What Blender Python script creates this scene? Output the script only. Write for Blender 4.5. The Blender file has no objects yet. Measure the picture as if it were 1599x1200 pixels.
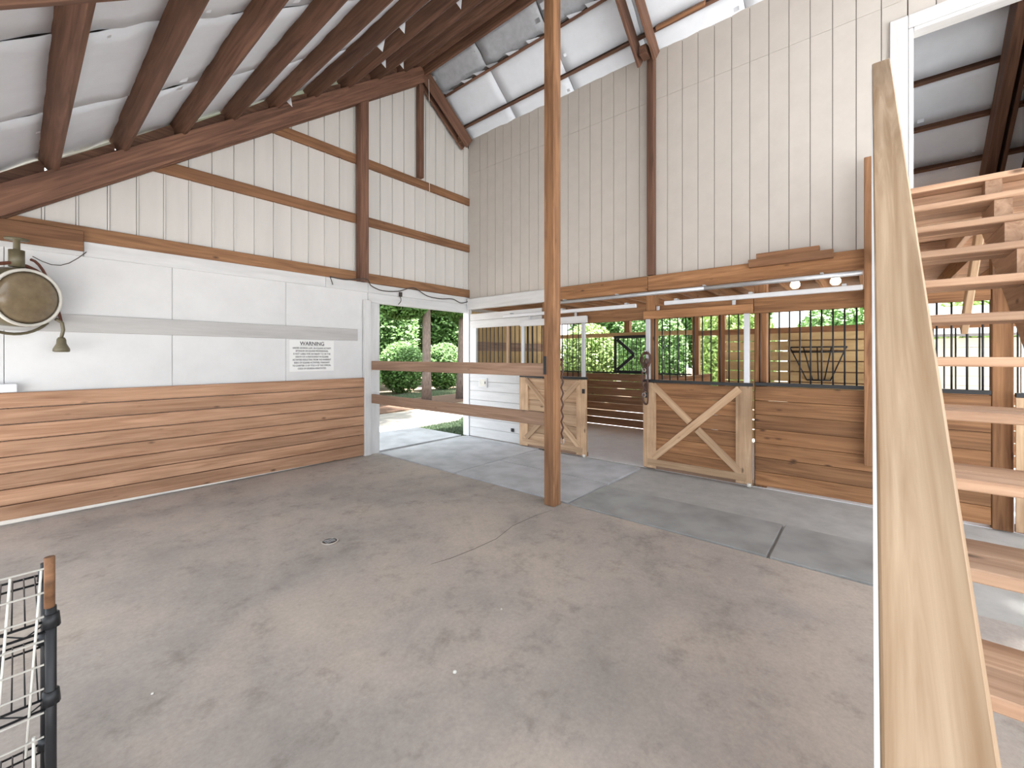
import bpy, bmesh, math, random
from mathutils import Vector, Matrix
random.seed(7)
S = bpy.context.scene
COL = S.collection

# ------------------------------------------------------------------ camera, world, sun, exposure
cam = bpy.data.cameras.new('camera'); camo = bpy.data.objects.new('camera', cam); COL.objects.link(camo)
YAW = math.radians(40.41)
camo.location = (0, 0, 1.55)
camo.rotation_euler = (math.pi/2, 0, YAW - math.pi/2)
cam.sensor_width = 36; cam.sensor_fit = 'HORIZONTAL'
cam.lens = 657.4/1599*36
cam.shift_y = -43.4/1599
cam.clip_start = .02; cam.clip_end = 200
S.camera = camo

world = bpy.data.worlds.new('world'); S.world = world; world.use_nodes = True
bg = world.node_tree.nodes['Background']
bg.inputs['Color'].default_value = (.88, .94, 1.0, 1); bg.inputs['Strength'].default_value = 1.5

sun = bpy.data.lights.new('sun', 'SUN'); suno = bpy.data.objects.new('sun', sun); COL.objects.link(suno)
sun.energy = 10.0; sun.angle = math.radians(2); sun.color = (1, .97, .95)
suno.location = (0, -4, 14)
suno.rotation_euler = Vector((-.24, .20, -.95)).to_track_quat('-Z', 'Y').to_euler()

S.view_settings.view_transform = 'Standard'; S.view_settings.look = 'None'
S.view_settings.gamma = 1; S.view_settings.use_curve_mapping = False
S.view_settings.exposure = 1.38

# ------------------------------------------------------------------ materials
def lin(c): return tuple(((x/255)/12.92 if x/255 <= .04045 else ((x/255+.055)/1.055)**2.4) for x in c)
MATS = {}
def base(name, rough=.7, metal=0):
    m = bpy.data.materials.new(name); m.use_nodes = True
    nt = m.node_tree; b = nt.nodes['Principled BSDF']
    b.inputs['Roughness'].default_value = rough; b.inputs['Metallic'].default_value = metal
    MATS[name] = m
    return m, nt, b
def coords(nt, scale, obj=True):
    tc = nt.nodes.new('ShaderNodeTexCoord'); oi = nt.nodes.new('ShaderNodeObjectInfo')
    mul = nt.nodes.new('ShaderNodeVectorMath'); mul.operation = 'MULTIPLY_ADD'
    cmb = nt.nodes.new('ShaderNodeCombineXYZ')
    for i in range(3): nt.links.new(oi.outputs['Random'], cmb.inputs[i])
    nt.links.new(cmb.outputs[0], mul.inputs[0]); mul.inputs[1].default_value = (37, 91, 53)
    nt.links.new(tc.outputs['Object'], mul.inputs[2])
    mp = nt.nodes.new('ShaderNodeMapping'); mp.inputs['Scale'].default_value = scale
    nt.links.new(mul.outputs[0], mp.inputs['Vector'])
    return mp, oi, mul
def ramp(nt, src, stops):
    r = nt.nodes.new('ShaderNodeValToRGB'); e = r.color_ramp.elements
    while len(e) < len(stops): e.new(.5)
    for el, (p, c) in zip(e, stops): el.position = p; el.color = (*c, 1)
    nt.links.new(src, r.inputs[0]); return r
def mixc(nt, fac, a, b, mode='MIX'):
    m = nt.nodes.new('ShaderNodeMix'); m.data_type = 'RGBA'; m.blend_type = mode
    for sock, v in ((0, fac), (6, a), (7, b)):
        if hasattr(v, 'is_linked') or hasattr(v, 'links'): nt.links.new(v, m.inputs[sock])
        elif isinstance(v, (int, float)): m.inputs[sock].default_value = v
        else: m.inputs[sock].default_value = (*v, 1)
    return m.outputs[2]
def wood(name, dark, light, rough=.75, grain=(1.1, 22, 22), knots=True, vary=.25, kn=((2.6, 6.5, 6.5), .035, .12)):
    m, nt, b = base(name, rough)
    dark, light = lin(dark), lin(light)
    mp, oi, mul = coords(nt, grain)
    n = nt.nodes.new('ShaderNodeTexNoise'); n.inputs['Scale'].default_value = 1; n.inputs['Detail'].default_value = 6
    n.inputs['Roughness'].default_value = .6; n.inputs['Distortion'].default_value = 1.2
    nt.links.new(mp.outputs[0], n.inputs['Vector'])
    col = ramp(nt, n.outputs['Fac'], [(.32, dark), (.68, light)]).outputs[0]
    mp2 = nt.nodes.new('ShaderNodeMapping'); mp2.inputs['Scale'].default_value = (.7, 3, 3)
    nt.links.new(mul.outputs[0], mp2.inputs['Vector'])
    n2 = nt.nodes.new('ShaderNodeTexNoise'); n2.inputs['Scale'].default_value = 1.2; n2.inputs['Detail'].default_value = 3
    nt.links.new(mp2.outputs[0], n2.inputs['Vector'])
    blot = ramp(nt, n2.outputs['Fac'], [(.3, (.72, .7, .68)), (.65, (1.08, 1.08, 1.08))]).outputs[0]
    col = mixc(nt, .8, col, blot, 'MULTIPLY')
    if knots:
        mp3 = nt.nodes.new('ShaderNodeMapping'); mp3.inputs['Scale'].default_value = kn[0]
        nt.links.new(mul.outputs[0], mp3.inputs['Vector'])
        v = nt.nodes.new('ShaderNodeTexVoronoi'); v.inputs['Scale'].default_value = 1
        nt.links.new(mp3.outputs[0], v.inputs['Vector'])
        k = ramp(nt, v.outputs['Distance'], [(kn[1], (1, 1, 1)), (kn[2], (0, 0, 0))]).outputs[0]
        col = mixc(nt, k, col, tuple(x*.4 for x in dark))
    # board-to-board tone
    mr = nt.nodes.new('ShaderNodeMapRange'); mr.inputs[3].default_value = 1-vary; mr.inputs[4].default_value = 1+vary*.5
    nt.links.new(oi.outputs['Random'], mr.inputs[0])
    vm = nt.nodes.new('ShaderNodeVectorMath'); vm.operation = 'SCALE'
    nt.links.new(col, vm.inputs[0]); nt.links.new(mr.outputs[0], vm.inputs['Scale'])
    nt.links.new(vm.outputs[0], b.inputs['Base Color'])
    bp = nt.nodes.new('ShaderNodeBump'); bp.inputs['Strength'].default_value = .12; bp.inputs['Distance'].default_value = .01
    nt.links.new(n.outputs['Fac'], bp.inputs['Height']); nt.links.new(bp.outputs[0], b.inputs['Normal'])
    return m
def paint(name, c, rough=.6, dirt=.12, metal=0, scale=(2, 2, 2), bump=0):
    m, nt, b = base(name, rough, metal); c = lin(c)
    mp, oi, mul = coords(nt, scale)
    n = nt.nodes.new('ShaderNodeTexNoise'); n.inputs['Scale'].default_value = 1.5; n.inputs['Detail'].default_value = 7; n.inputs['Roughness'].default_value = .65
    nt.links.new(mp.outputs[0], n.inputs['Vector'])
    r = ramp(nt, n.outputs['Fac'], [(.3, tuple(x*(1-dirt) for x in c)), (.62, c)])
    nt.links.new(r.outputs[0], b.inputs['Base Color'])
    if bump:
        bp = nt.nodes.new('ShaderNodeBump'); bp.inputs['Strength'].default_value = bump; bp.inputs['Distance'].default_value = .02
        nt.links.new(n.outputs['Fac'], bp.inputs['Height']); nt.links.new(bp.outputs[0], b.inputs['Normal'])
    return m
BROWN = wood('brown_timber', (84, 56, 42), (128, 92, 72), knots=False)
TAN = wood('tan_girt', (112, 76, 48), (150, 108, 76))
BOARD = wood('board_wood', (150, 110, 82), (190, 150, 120), vary=.15)
STALL = wood('stall_wood', (122, 82, 50), (172, 126, 86))
PALE = wood('pale_wood', (170, 136, 104), (204, 174, 142))
RAIL = wood('rail_wood', (136, 106, 86), (170, 140, 118))
POST = wood('post_wood', (112, 76, 50), (160, 118, 82), grain=(1.1, 16, 16))
GOLD = wood('handrail_wood', (150, 120, 88), (194, 170, 142), grain=(.8, 24, 24), vary=.05, kn=((4, 7, 7), .02, .07))
STAIR = wood('stair_wood', (160, 124, 98), (200, 166, 138))
PALEV = wood('pale_wood_upright', (170, 136, 104), (204, 174, 142), grain=(22, 22, 1.1), kn=((6.5, 6.5, 2.6), .035, .12))
PLY = wood('plywood', (190, 160, 110), (214, 186, 136), grain=(2, 6, 6), vary=.1)
WHITEWOOD = paint('white_painted_wood', (208, 208, 208), .6, .16, scale=(1, 9, 9))
GREYWASH = paint('grey_washed_board', (180, 178, 176), .7, .15, scale=(1, 9, 9))
WHITEPLY = paint('white_plywood', (210, 210, 210), .7, .08)
SIDING = paint('beige_siding', (194, 187, 179), .7, .07, scale=(3, 3, .6))
DARKGAP = paint('dark_backing', (70, 62, 56), .9, .1)
METAL = paint('cream_metal_sheet', (204, 200, 195), .55, .08, scale=(3, 3, .5))
INSUL = paint('white_insulation', (232, 238, 246), .6, .05, scale=(4, 4, 4), bump=.15)
TORN = paint('torn_grey_insulation', (186, 190, 196), .5, .2, scale=(6, 6, 6), bump=.3)
ROOF = paint('roof_metal', (120, 118, 116), .5, .1)
CONC = None
BLACK = paint('black_steel', (38, 39, 42), .45, .2, metal=.3)
GALV = paint('galvanised_steel', (190, 192, 196), .4, .12, metal=.5)
WHITEMETAL = paint('white_track', (214, 215, 218), .45, .06)
OLIVE = paint('olive_enamel', (104, 96, 74), .45, .35, scale=(5, 5, 5))
GLASSY = paint('tan_lens', (132, 116, 92), .15, .3, scale=(7, 7, 7))
WHITERIM = paint('white_rim', (214, 211, 202), .5, .15, scale=(9, 9, 9))
RUST = paint('rust_cable', (104, 60, 44), .7, .3)
WIREW = paint('white_wire', (206, 204, 196), .5, .1)
SIGNW = paint('sign_white', (226, 226, 224), .5, .03)
INK = paint('black_ink', (48, 48, 50), .6, 0)
LEATHER = paint('brown_leather', (84, 54, 42), .55, .4, scale=(8, 8, 8))
SAND = paint('stall_sand', (236, 237, 240), .9, .1, scale=(3, 3, 3), bump=.3)
DRIVE = paint('pale_driveway', (140, 135, 127), .9, .07)
BARK = paint('pine_bark', (134, 120, 112), .9, .5, scale=(14, 14, 4), bump=.8)
MULCH = paint('mulch', (112, 84, 66), .95, .5, scale=(9, 9, 9), bump=.6)
BOUNCE_GROUND = paint('pale_bounce_ground', (212, 211, 208), .95, .12, scale=(1, 1, 1))  # kept pale to throw sunlight up under the roof and into the stalls
CORD = paint('black_cord', (66, 58, 52), .7, .1)
SHEDW = paint('beige_shed_siding', (196, 190, 172), .8, .08)
def leafmat(name, a, bb):
    m, nt, b = base(name, .6); mp, oi, mul = coords(nt, (9, 9, 9))
    n = nt.nodes.new('ShaderNodeTexNoise'); n.inputs['Scale'].default_value = 2; nt.links.new(mp.outputs[0], n.inputs['Vector'])
    r = ramp(nt, n.outputs['Fac'], [(.35, lin(a)), (.65, lin(bb))]); nt.links.new(r.outputs[0], b.inputs['Base Color']); return m
LEAF = leafmat('green_leaves', (62, 104, 48), (134, 172, 96))
LEAF2 = leafmat('light_leaves', (104, 140, 60), (176, 196, 120))
GRASS = leafmat('grass', (78, 98, 72), (126, 144, 112))
def concrete():
    m, nt, b = base('concrete', .85)
    tc = nt.nodes.new('ShaderNodeTexCoord')
    def noise(sc, det, ro):
        n = nt.nodes.new('ShaderNodeTexNoise'); n.inputs['Scale'].default_value = sc; n.inputs['Detail'].default_value = det; n.inputs['Roughness'].default_value = ro
        nt.links.new(tc.outputs['Object'], n.inputs['Vector']); return n
    a = noise(.9, 5, .6); c = noise(6, 8, .7); d = noise(60, 3, .6)
    r1 = ramp(nt, a.outputs['Fac'], [(.34, lin((150, 142, 136))), (.5, lin((170, 160, 152))), (.66, lin((182, 170, 158)))]).outputs[0]
    r2 = ramp(nt, c.outputs['Fac'], [(.30, (.74, .73, .72)), (.46, (1, 1, 1)), (.7, (1.08, 1.08, 1.08))]).outputs[0]
    r3 = ramp(nt, d.outputs['Fac'], [(.3, (.9, .9, .9)), (.7, (1.05, 1.05, 1.05))]).outputs[0]
    col = mixc(nt, 1.0, mixc(nt, 1.0, r1, r2, 'MULTIPLY'), r3, 'MULTIPLY')
    nt.links.new(col, b.inputs['Base Color'])
    bp = nt.nodes.new('ShaderNodeBump'); bp.inputs['Strength'].default_value = .15; bp.inputs['Distance'].default_value = .01
    nt.links.new(c.outputs['Fac'], bp.inputs['Height']); nt.links.new(bp.outputs[0], b.inputs['Normal'])
    return m
CONC = concrete()
def rubber(name, c):
    m, nt, b = base(name, .7); c = lin(c)
    tc = nt.nodes.new('ShaderNodeTexCoord')
    n = nt.nodes.new('ShaderNodeTexNoise'); n.inputs['Scale'].default_value = 3; n.inputs['Detail'].default_value = 6
    nt.links.new(tc.outputs['Object'], n.inputs['Vector'])
    r = ramp(nt, n.outputs['Fac'], [(.32, tuple(x*.72 for x in c)), (.62, c)])
    nt.links.new(r.outputs[0], b.inputs['Base Color'])
    mp = nt.nodes.new('ShaderNodeMapping'); mp.inputs['Scale'].default_value = (34, 34, 34); mp.inputs['Rotation'].default_value = (0, 0, .785)
    nt.links.new(tc.outputs['Object'], mp.inputs['Vector'])
    w = nt.nodes.new('ShaderNodeTexVoronoi'); w.distance = 'CHEBYCHEV'; w.inputs['Randomness'].default_value = 0; w.inputs['Scale'].default_value = 1
    nt.links.new(mp.outputs[0], w.inputs['Vector'])
    bp = nt.nodes.new('ShaderNodeBump'); bp.inputs['Strength'].default_value = .9; bp.inputs['Distance'].default_value = .008
    nt.links.new(w.outputs['Distance'], bp.inputs['Height']); nt.links.new(bp.outputs[0], b.inputs['Normal'])
    return m
MATL = rubber('grey_rubber_mat', (186, 187, 190)); MATD = rubber('dark_rubber_mat', (160, 160, 158))

# ------------------------------------------------------------------ helpers
W = {}
def link(o, parent, world):
    COL.objects.link(o)
    if parent is not None:
        o.parent = parent; o.matrix_basis = W[parent].inverted() @ world
    else: o.matrix_basis = world
    W[o] = world.copy(); return o
def tag(o, label, cat, group=None):
    o['label'] = label; o['category'] = cat
    if group: o['group'] = group
    return o
def thing(name, label, cat, loc, group=None):
    o = bpy.data.objects.new(name, None); o.empty_display_size = .1
    link(o, None, Matrix.Translation(loc)); return tag(o, label, cat, group)
def struct(name, loc=(0, 0, 0)):
    o = bpy.data.objects.new(name, None); o.empty_display_size = .1
    link(o, None, Matrix.Translation(loc)); o['kind'] = 'structure'; return o
def mesh_obj(name, me, mat, parent=None, world=None):
    o = bpy.data.objects.new(name, me)
    if mat and not me.materials: me.materials.append(mat)
    return link(o, parent, world or Matrix.Identity(4))
CACHE = {}
def boxmesh(l, w, t, mat, bev):
    key = (round(l, 3), round(w, 3), round(t, 3), mat.name, bev)
    if key not in CACHE:
        bm = bmesh.new(); bmesh.ops.create_cube(bm, size=1)
        bmesh.ops.scale(bm, vec=(l, w, t), verts=bm.verts)
        if bev: bmesh.ops.bevel(bm, geom=bm.edges[:], offset=min(bev, .3*min(l, w, t)), segments=1, affect='EDGES')
        me = bpy.data.meshes.new('box'); bm.to_mesh(me); bm.free(); me.materials.append(mat); CACHE[key] = me
    return CACHE[key]
def frame(p0, p1, up):
    x = (Vector(p1)-Vector(p0)).normalized(); up = Vector(up)
    y = up.cross(x).normalized(); z = x.cross(y)
    M = Matrix((x, y, z)).transposed().to_4x4(); M.translation = (Vector(p0)+Vector(p1))/2; return M
def beam(name, parent, mat, p0, p1, w, t, up=(0, 0, 1), bev=.004):
    """timber from p0 to p1 (centre line), w across, t along up; grain along its length"""
    l = (Vector(p1)-Vector(p0)).length
    o = bpy.data.objects.new(name, boxmesh(l, w, t, mat, bev)); return link(o, parent, frame(p0, p1, up))
def slab(name, parent, mat, lo, hi, bev=.003):
    """box from corner lo to corner hi, grain along its longest side"""
    d = [hi[i]-lo[i] for i in range(3)]; c = [(hi[i]+lo[i])/2 for i in range(3)]
    k = d.index(max(d)); a = [0, 0, 0]; a[k] = d[k]/2
    p0 = [c[i]-a[i] for i in range(3)]; p1 = [c[i]+a[i] for i in range(3)]
    if k == 2: return beam(name, parent, mat, p0, p1, d[1], d[0], (1, 0, 0), bev)
    if k == 0: return beam(name, parent, mat, p0, p1, d[1], d[2], (0, 0, 1), bev)
    return beam(name, parent, mat, p0, p1, d[0], d[2], (0, 0, 1), bev)
def prism(name, parent, mat, pts, axis, a, b):
    """polygon pts extruded along axis from a to b (axis 0: pts are (y,z); 1: (x,z); 2: (x,y))"""
    def P(p, t): return (t, *p) if axis == 0 else (p[0], t, p[1]) if axis == 1 else (*p, t)
    n = len(pts); vs = [Vector(P(p, a)) for p in pts]+[Vector(P(p, b)) for p in pts]
    c = sum(vs, Vector())/len(vs)
    fs = [tuple(range(n))[::-1], tuple(range(n, 2*n))]+[(i, (i+1) % n, n+(i+1) % n, n+i) for i in range(n)]
    me = bpy.data.meshes.new(name); me.from_pydata([v-c for v in vs], [], fs)
    bm = bmesh.new(); bm.from_mesh(me); bmesh.ops.recalc_face_normals(bm, faces=bm.faces); bm.to_mesh(me); bm.free()
    return mesh_obj(name, me, mat, parent, Matrix.Translation(c))
def tube(name, parent, mat, pts, r, n=8, closed=False, smooth=True):
    pts = [Vector(p) for p in pts]; c = sum(pts, Vector())/len(pts); m = len(pts)
    rs = r if isinstance(r, (list, tuple)) else [r]*m
    vs, fs = [], []; prev = None
    for i, p in enumerate(pts):
        t = (pts[(i+1) % m]-pts[i-1]) if closed else (pts[min(i+1, m-1)]-pts[max(i-1, 0)])
        t.normalize()
        if prev is None: s = t.orthogonal().normalized()
        else: s = (prev-t*prev.dot(t)).normalized()
        prev = s; q = t.cross(s)
        for k in range(n):
            a = 2*math.pi*k/n; vs.append(p-c+(s*math.cos(a)+q*math.sin(a))*rs[i])
    for i in range(m if closed else m-1):
        j = (i+1) % m
        for k in range(n): fs.append((i*n+k, i*n+(k+1) % n, j*n+(k+1) % n, j*n+k))
    if not closed: fs += [tuple(range(n))[::-1], tuple(range((m-1)*n, m*n))]
    me = bpy.data.meshes.new(name); me.from_pydata(vs, [], fs)
    if smooth:
        for p in me.polygons: p.use_smooth = len(p.vertices) == 4
    return mesh_obj(name, me, mat, parent, Matrix.Translation(c))
def rod(name, parent, mat, p0, p1, r, n=8):
    key = ('rod', round((Vector(p1)-Vector(p0)).length, 3), r, n, mat.name)
    if key not in CACHE:
        bm = bmesh.new(); bmesh.ops.create_cone(bm, cap_ends=True, segments=n, radius1=r, radius2=r, depth=key[1])
        for f in bm.faces: f.smooth = len(f.verts) == 4
        me = bpy.data.meshes.new('rod'); bm.to_mesh(me); bm.free(); me.materials.append(mat); CACHE[key] = me
    M = (Vector(p1)-Vector(p0)).to_track_quat('Z', 'Y').to_matrix().to_4x4(); M.translation = (Vector(p0)+Vector(p1))/2
    return link(bpy.data.objects.new(name, CACHE[key]), parent, M)
def lathe(name, parent, mat, prof, world, n=32):
    """profile [(r, z)] turned around local Z"""
    vs, fs = [], []
    for r, z in prof:
        for k in range(n): a = 2*math.pi*k/n; vs.append((r*math.cos(a), r*math.sin(a), z))
    for i in range(len(prof)-1):
        for k in range(n): fs.append((i*n+k, i*n+(k+1) % n, (i+1)*n+(k+1) % n, (i+1)*n+k))
    fs += [tuple(range(n))[::-1], tuple(range((len(prof)-1)*n, len(prof)*n))]
    me = bpy.data.meshes.new(name); me.from_pydata(vs, [], fs)
    for p in me.polygons: p.use_smooth = len(p.vertices) == 4
    return mesh_obj(name, me, mat, parent, world)
def sheet(name, parent, mat, origin, ex, ey, nx, ny, wob, edge=0, thick=.006):
    """thin uneven sheet spanned by ex, ey with ragged edges"""
    origin, ex, ey = Vector(origin), Vector(ex), Vector(ey); nrm = ex.cross(ey).normalized()
    vs, fs = [], []
    for s in (0, 1):
        for j in range(ny+1):
            for i in range(nx+1):
                if s == 0:
                    p = origin+ex*(i/nx)+ey*(j/ny)
                    k = math.sin(math.pi*i/nx)
                    p += nrm*random.uniform(-wob, wob)*(.3+.7*k)
                    if i in (0, nx): p += ex.normalized()*random.uniform(-edge, edge)
                    vs.append(p)
                else: vs.append(vs[j*(nx+1)+i]+nrm*thick)
    N = (nx+1)*(ny+1)
    for j in range(ny):
        for i in range(nx):
            a = j*(nx+1)+i; q = (a, a+1, a+nx+2, a+nx+1); fs.append(q[::-1]); fs.append(tuple(N+x for x in q))
    border = [i for i in range(nx)]+[nx+j*(nx+1) for j in range(ny)]+[ny*(nx+1)+i for i in range(nx, 0, -1)]+[j*(nx+1) for j in range(ny, 0, -1)]
    for a, b in zip(border, border[1:]+border[:1]): fs.append((a, b, b+N, a+N))
    c = origin+ex*.5+ey*.5
    me = bpy.data.meshes.new(name); me.from_pydata([v-c for v in vs], [], fs)
    for p in me.polygons: p.use_smooth = True
    return mesh_obj(name, me, mat, parent, Matrix.Translation(c))

# ------------------------------------------------------------------ main dimensions (metres, camera at x=y=0)
XS = 5.78      # loft wall siding face
XF = 5.70      # stall front face
YG = 6.06      # gable sheet metal face
RX, PITCH = 4.55, .752
YB = -1.6      # barn goes on behind the camera
def rafter_bottom(x): return 2.86+PITCH*min(x, 2*RX-x)
def roof_under(x): return 3.33+PITCH*min(x, 2*RX-x)

# ------------------------------------------------------------------ floor, ground
fl = prism('floor', None, CONC, [(-3.0, YB), (3.73, YB), (3.73, 5.98), (3.60, 6.06), (-3.0, 6.06)], 2, -.15, 0); fl['kind'] = 'structure'
GREYC = paint('grey_concrete', (176, 175, 172), .85, .2, scale=(3, 3, 3))
ap = prism('floor_stall_apron', None, GREYC, [(3.73, YB), (5.72, YB), (5.72, 6.10), (3.73, 6.06)], 2, -.15, -.015); ap['kind'] = 'structure'
st = prism('floor_stalls', None, SAND, [(5.72, YB), (8.9, YB), (8.9, 6.06), (5.72, 6.06)], 2, -.15, -.01); st['kind'] = 'structure'
yd = prism('bounce_yard', None, BOUNCE_GROUND, [(-25, -25), (12, -25), (12, YB-.02), (-3.05, YB-.02), (-3.05, 6.0), (-25, 6.0)], 2, -.4, -.10); yd['kind'] = 'structure'  # unseen pale slab added to bounce sunlight up onto the roof underside
pk = prism('bounce_paddock', None, BOUNCE_GROUND, [(8.92, YB-.02), (13.2, YB-.02), (13.2, 5.9), (8.92, 5.9)], 2, -.3, -.11); pk['kind'] = 'structure'  # pale slab added behind the stalls to bounce sunlight into them
TANG = paint('tan_soil', (150, 132, 108), .95, .3)
gr = prism('ground', None, TANG, [(-30, -30), (60, -30), (60, 60), (-30, 60)], 2, -.6, -.16); gr['kind'] = 'structure'

# ------------------------------------------------------------------ gable wall
wb = struct('wall_back', (0, YG, 0))
ribs = [-1.9+.2288*i for i in range(50)]
for i, x in enumerate(ribs):
    x1 = x+.2288
    if x1 > 9.0: break
    top = [(x1, rafter_bottom(x1)+.30), (x, rafter_bottom(x)+.30)]
    if x < RX < x1: top = [(x1, rafter_bottom(x1)+.3), (RX, rafter_bottom(RX)+.3), (x, rafter_bottom(x)+.3)]
    z0 = 2.40 if 3.5 < x < 5.8 else .05
    prism('metal_panel', wb, METAL, [(x+.012, z0), (x1-.012, z0)]+[(min(max(p, x+.012), x1-.012), z) for p, z in top], 1, YG, YG+.012)
    zt = min(rafter_bottom(x)+.3, rafter_bottom(x1)+.3)
    prism('panel_rib', wb, METAL, [(x-.011, YG+.018), (x-.007, YG-.016), (x+.007, YG-.016), (x+.011, YG+.018)], 2, z0, zt)
pts = [(-1.9, .0), (3.62, .0), (3.62, 2.45), (5.78, 2.45), (5.78, 0), (9.0, .0), (9.0, rafter_bottom(9)+.3), (RX, rafter_bottom(RX)+.3), (-1.9, rafter_bottom(-1.9)+.3)]
# outer backing keeps daylight out between the sheets, above a floor gap
pts[0] = (-1.9, .05); pts[1] = (3.62, .012)
pts = [(x, z) if z < 2.5 else (x, roof_under(x)-.004) for x, z in pts]
prism('outer_sheathing', wb, DARKGAP, pts, 1, YG+.019, YG+.05)
for z, xa, xb in ((2.78, -1.8, XS), (3.67, .75, XS), (4.585, 1.95, XS)):
    w_ = .15 if z < 3 else .14
    cuts = [xa, 3.36, xb]
    for a, b in zip(cuts, cuts[1:]): slab('girt', wb, TAN if z > 3 else POST, (a, YG-.045, z-w_/2), (b, YG-.003, z+w_/2))
# white plywood, trim boards
for x0 in (-1.30, -.08, 1.14, 2.36):
    slab('plywood_panel', wb, WHITEPLY, (x0+.002, YG-.02, 1.10), (x0+1.218, YG-.002, 2.56), .002)
for x0, x1 in ((-1.8, .43), (.43, 2.9), (2.9, 3.58)):
    slab('trim_board', wb, WHITEWOOD, (x0+.002, YG-.042, 2.555), (x1-.002, YG-.004, 2.705))
slab('batten_board', wb, GREYWASH, (-1.6, YG-.045, 1.79), (3.40, YG-.021, 1.965))
# lower horizontal boards
for i in range(8):
    z1 = 1.215-i*.1475; z0 = z1-.140
    if i < 7: slab('board', wb, BOARD, (-1.6, YG-.072, z0), (3.60, YG-.034, z1), .005)
    else: prism('board', wb, BOARD, [(-1.6, .075), (1.9, .028), (3.60, .012), (3.60, z1), (-1.6, z1)], 1, YG-.072, YG-.034)
# door opening in the gable
slab('door_jamb', wb, WHITEWOOD, (3.49, YG-.10, 0), (3.60, YG-.035, 2.43), .004)
slab('door_jamb', wb, WHITEWOOD, (3.602, YG-.06, 0), (3.77, YG+.10, 2.40), .004)
slab('door_header', wb, WHITEWOOD, (3.58, YG-.05, 2.40), (5.80, YG+.05, 2.55), .004)
slab('door_header', wb, WHITEWOOD, (3.58, YG-.042, 2.552), (5.80, YG-.004, 2.70), .004)
slab('door_jamb', wb, WHITEMETAL, (5.70, YG-.10, 0), (5.78, YG+.06, 2.62), .004)
slab('gable_post', wb, BROWN, (3.37, 5.88, 2.70), (3.51, 6.015, rafter_bottom(3.37)+.2), .006)
slab('king_post', wb, BROWN, (4.50, 5.93, 4.66), (4.60, 6.02, 6.34), .005)
slab('scab_block', wb, TAN, (-1.0, YG-.09, 2.60), (.43, YG-.046, 2.80), .005)

# plywood lining of the first stall on the same wall
lin_ = struct('wall_stall_lining', (5.8, YG, 0))
for x0 in (5.80, 7.02): 
    slab('plywood_sheet', lin_, PLY, (x0, YG-.03, 0), (x0+1.215, YG-.012, 2.44), .002)
slab('kick_board', lin_, RAIL, (5.9, YG-.07, 1.66), (8.2, YG-.031, 1.84))

# ------------------------------------------------------------------ roof
ce = struct('ceiling', (RX, 0, 6.7))
for side in (-1, 1):
    xe = -1.5 if side < 0 else 9.0
    z = lambda x: roof_under(x)+.03
    prism('roof_sheet', ce, ROOF, [(RX, z(RX)), (xe, z(xe)), (xe, z(xe)+.02), (RX, z(RX)+.02)], 1, YB-.4, 6.5)
PL = [-1.27, -.78, -.30, .19, .68, 1.17, 1.66, 2.15, 2.64, 3.13, 3.62, 4.11, 4.44]
PR = [4.68, 5.07, 5.56, 6.05, 6.54, 7.03, 7.52, 8.01, 8.50, 8.96]
nl = Vector((-PITCH, 0, 1)).normalized(); nr = Vector((PITCH, 0, 1)).normalized()
for x in PL:
    zc = roof_under(x)-.105
    beam('purlin', ce, BROWN, (x, YB, zc), (x, 6.03, zc), .042, .168, nl)
for x in PR:
    zc = roof_under(x)-.05
    beam('purlin', ce, BROWN, (x, YB, zc), (x, 6.03, zc), .040, .085, nr)
ys = [6.05-1.22*k for k in range(9)]
for bays, nn in ((PL, nl), (PR, nr)):
    for a, b in zip(bays, bays[1:]):
        for y1, y0 in zip(ys, ys[1:]):
            torn = (nn is nr and a < 4.9)
            e = .035 if torn else .0
            za, zb = roof_under(a), roof_under(b)
            sheet('insulation_sheet', ce, TORN if torn else INSUL, (a+.02, y0+.003, za-.02), (b-a-.04, 0, zb-za), (0, y1-y0-.006, 0), 4, 7, .012 if not torn else .03, e)
# blocking between the purlins over the gable rafter
for bays in (PL, PR[:3]):
    for a, b in zip(bays, bays[1:]):
        zf = lambda x: roof_under(x)-.20
        prism('blocking', ce, BROWN, [(a+.024, zf(a)), (b-.024, zf(b)), (b-.024, zf(b)+random.uniform(.10, .17)), (a+.024, zf(a)+random.uniform(.13, .17))], 1, 5.985, 6.03)
# torn pieces of facing that hang beside the purlins near the ridge
def flap(p, a, b, mat):
    p, a, b = Vector(p), Vector(a), Vector(b); n = a.cross(b).normalized()*.003
    q = [p, p+a, p+a*.45+b, p+b*.3]; vs = q+[v+n for v in q]
    me = bpy.data.meshes.new('torn_flap'); me.from_pydata(vs, [], [(3, 2, 1, 0), (4, 5, 6, 7), (0, 1, 5, 4), (1, 2, 6, 5), (2, 3, 7, 6), (3, 0, 4, 7)])
    mesh_obj('torn_flap', me, mat, ce)
for x, y, L in ((2.66, 4.1, .35), (2.66, 3.75, .25), (3.15, 4.9, .22), (3.64, 5.2, .2), (2.17, 5.5, .25), (3.15, 3.4, .2)):
    flap((x, y, roof_under(x)-.06), (.05, L, -.03), (.12, L*.4, -.10), INSUL)
for k in range(12):
    y = 5.6-.36*k+random.uniform(-.1, .1); flap((5.05, y, roof_under(5.05)-.075), (.0, .22, 0), (-.12, .1, -.03), INSUL if k % 3 else TORN)
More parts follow.
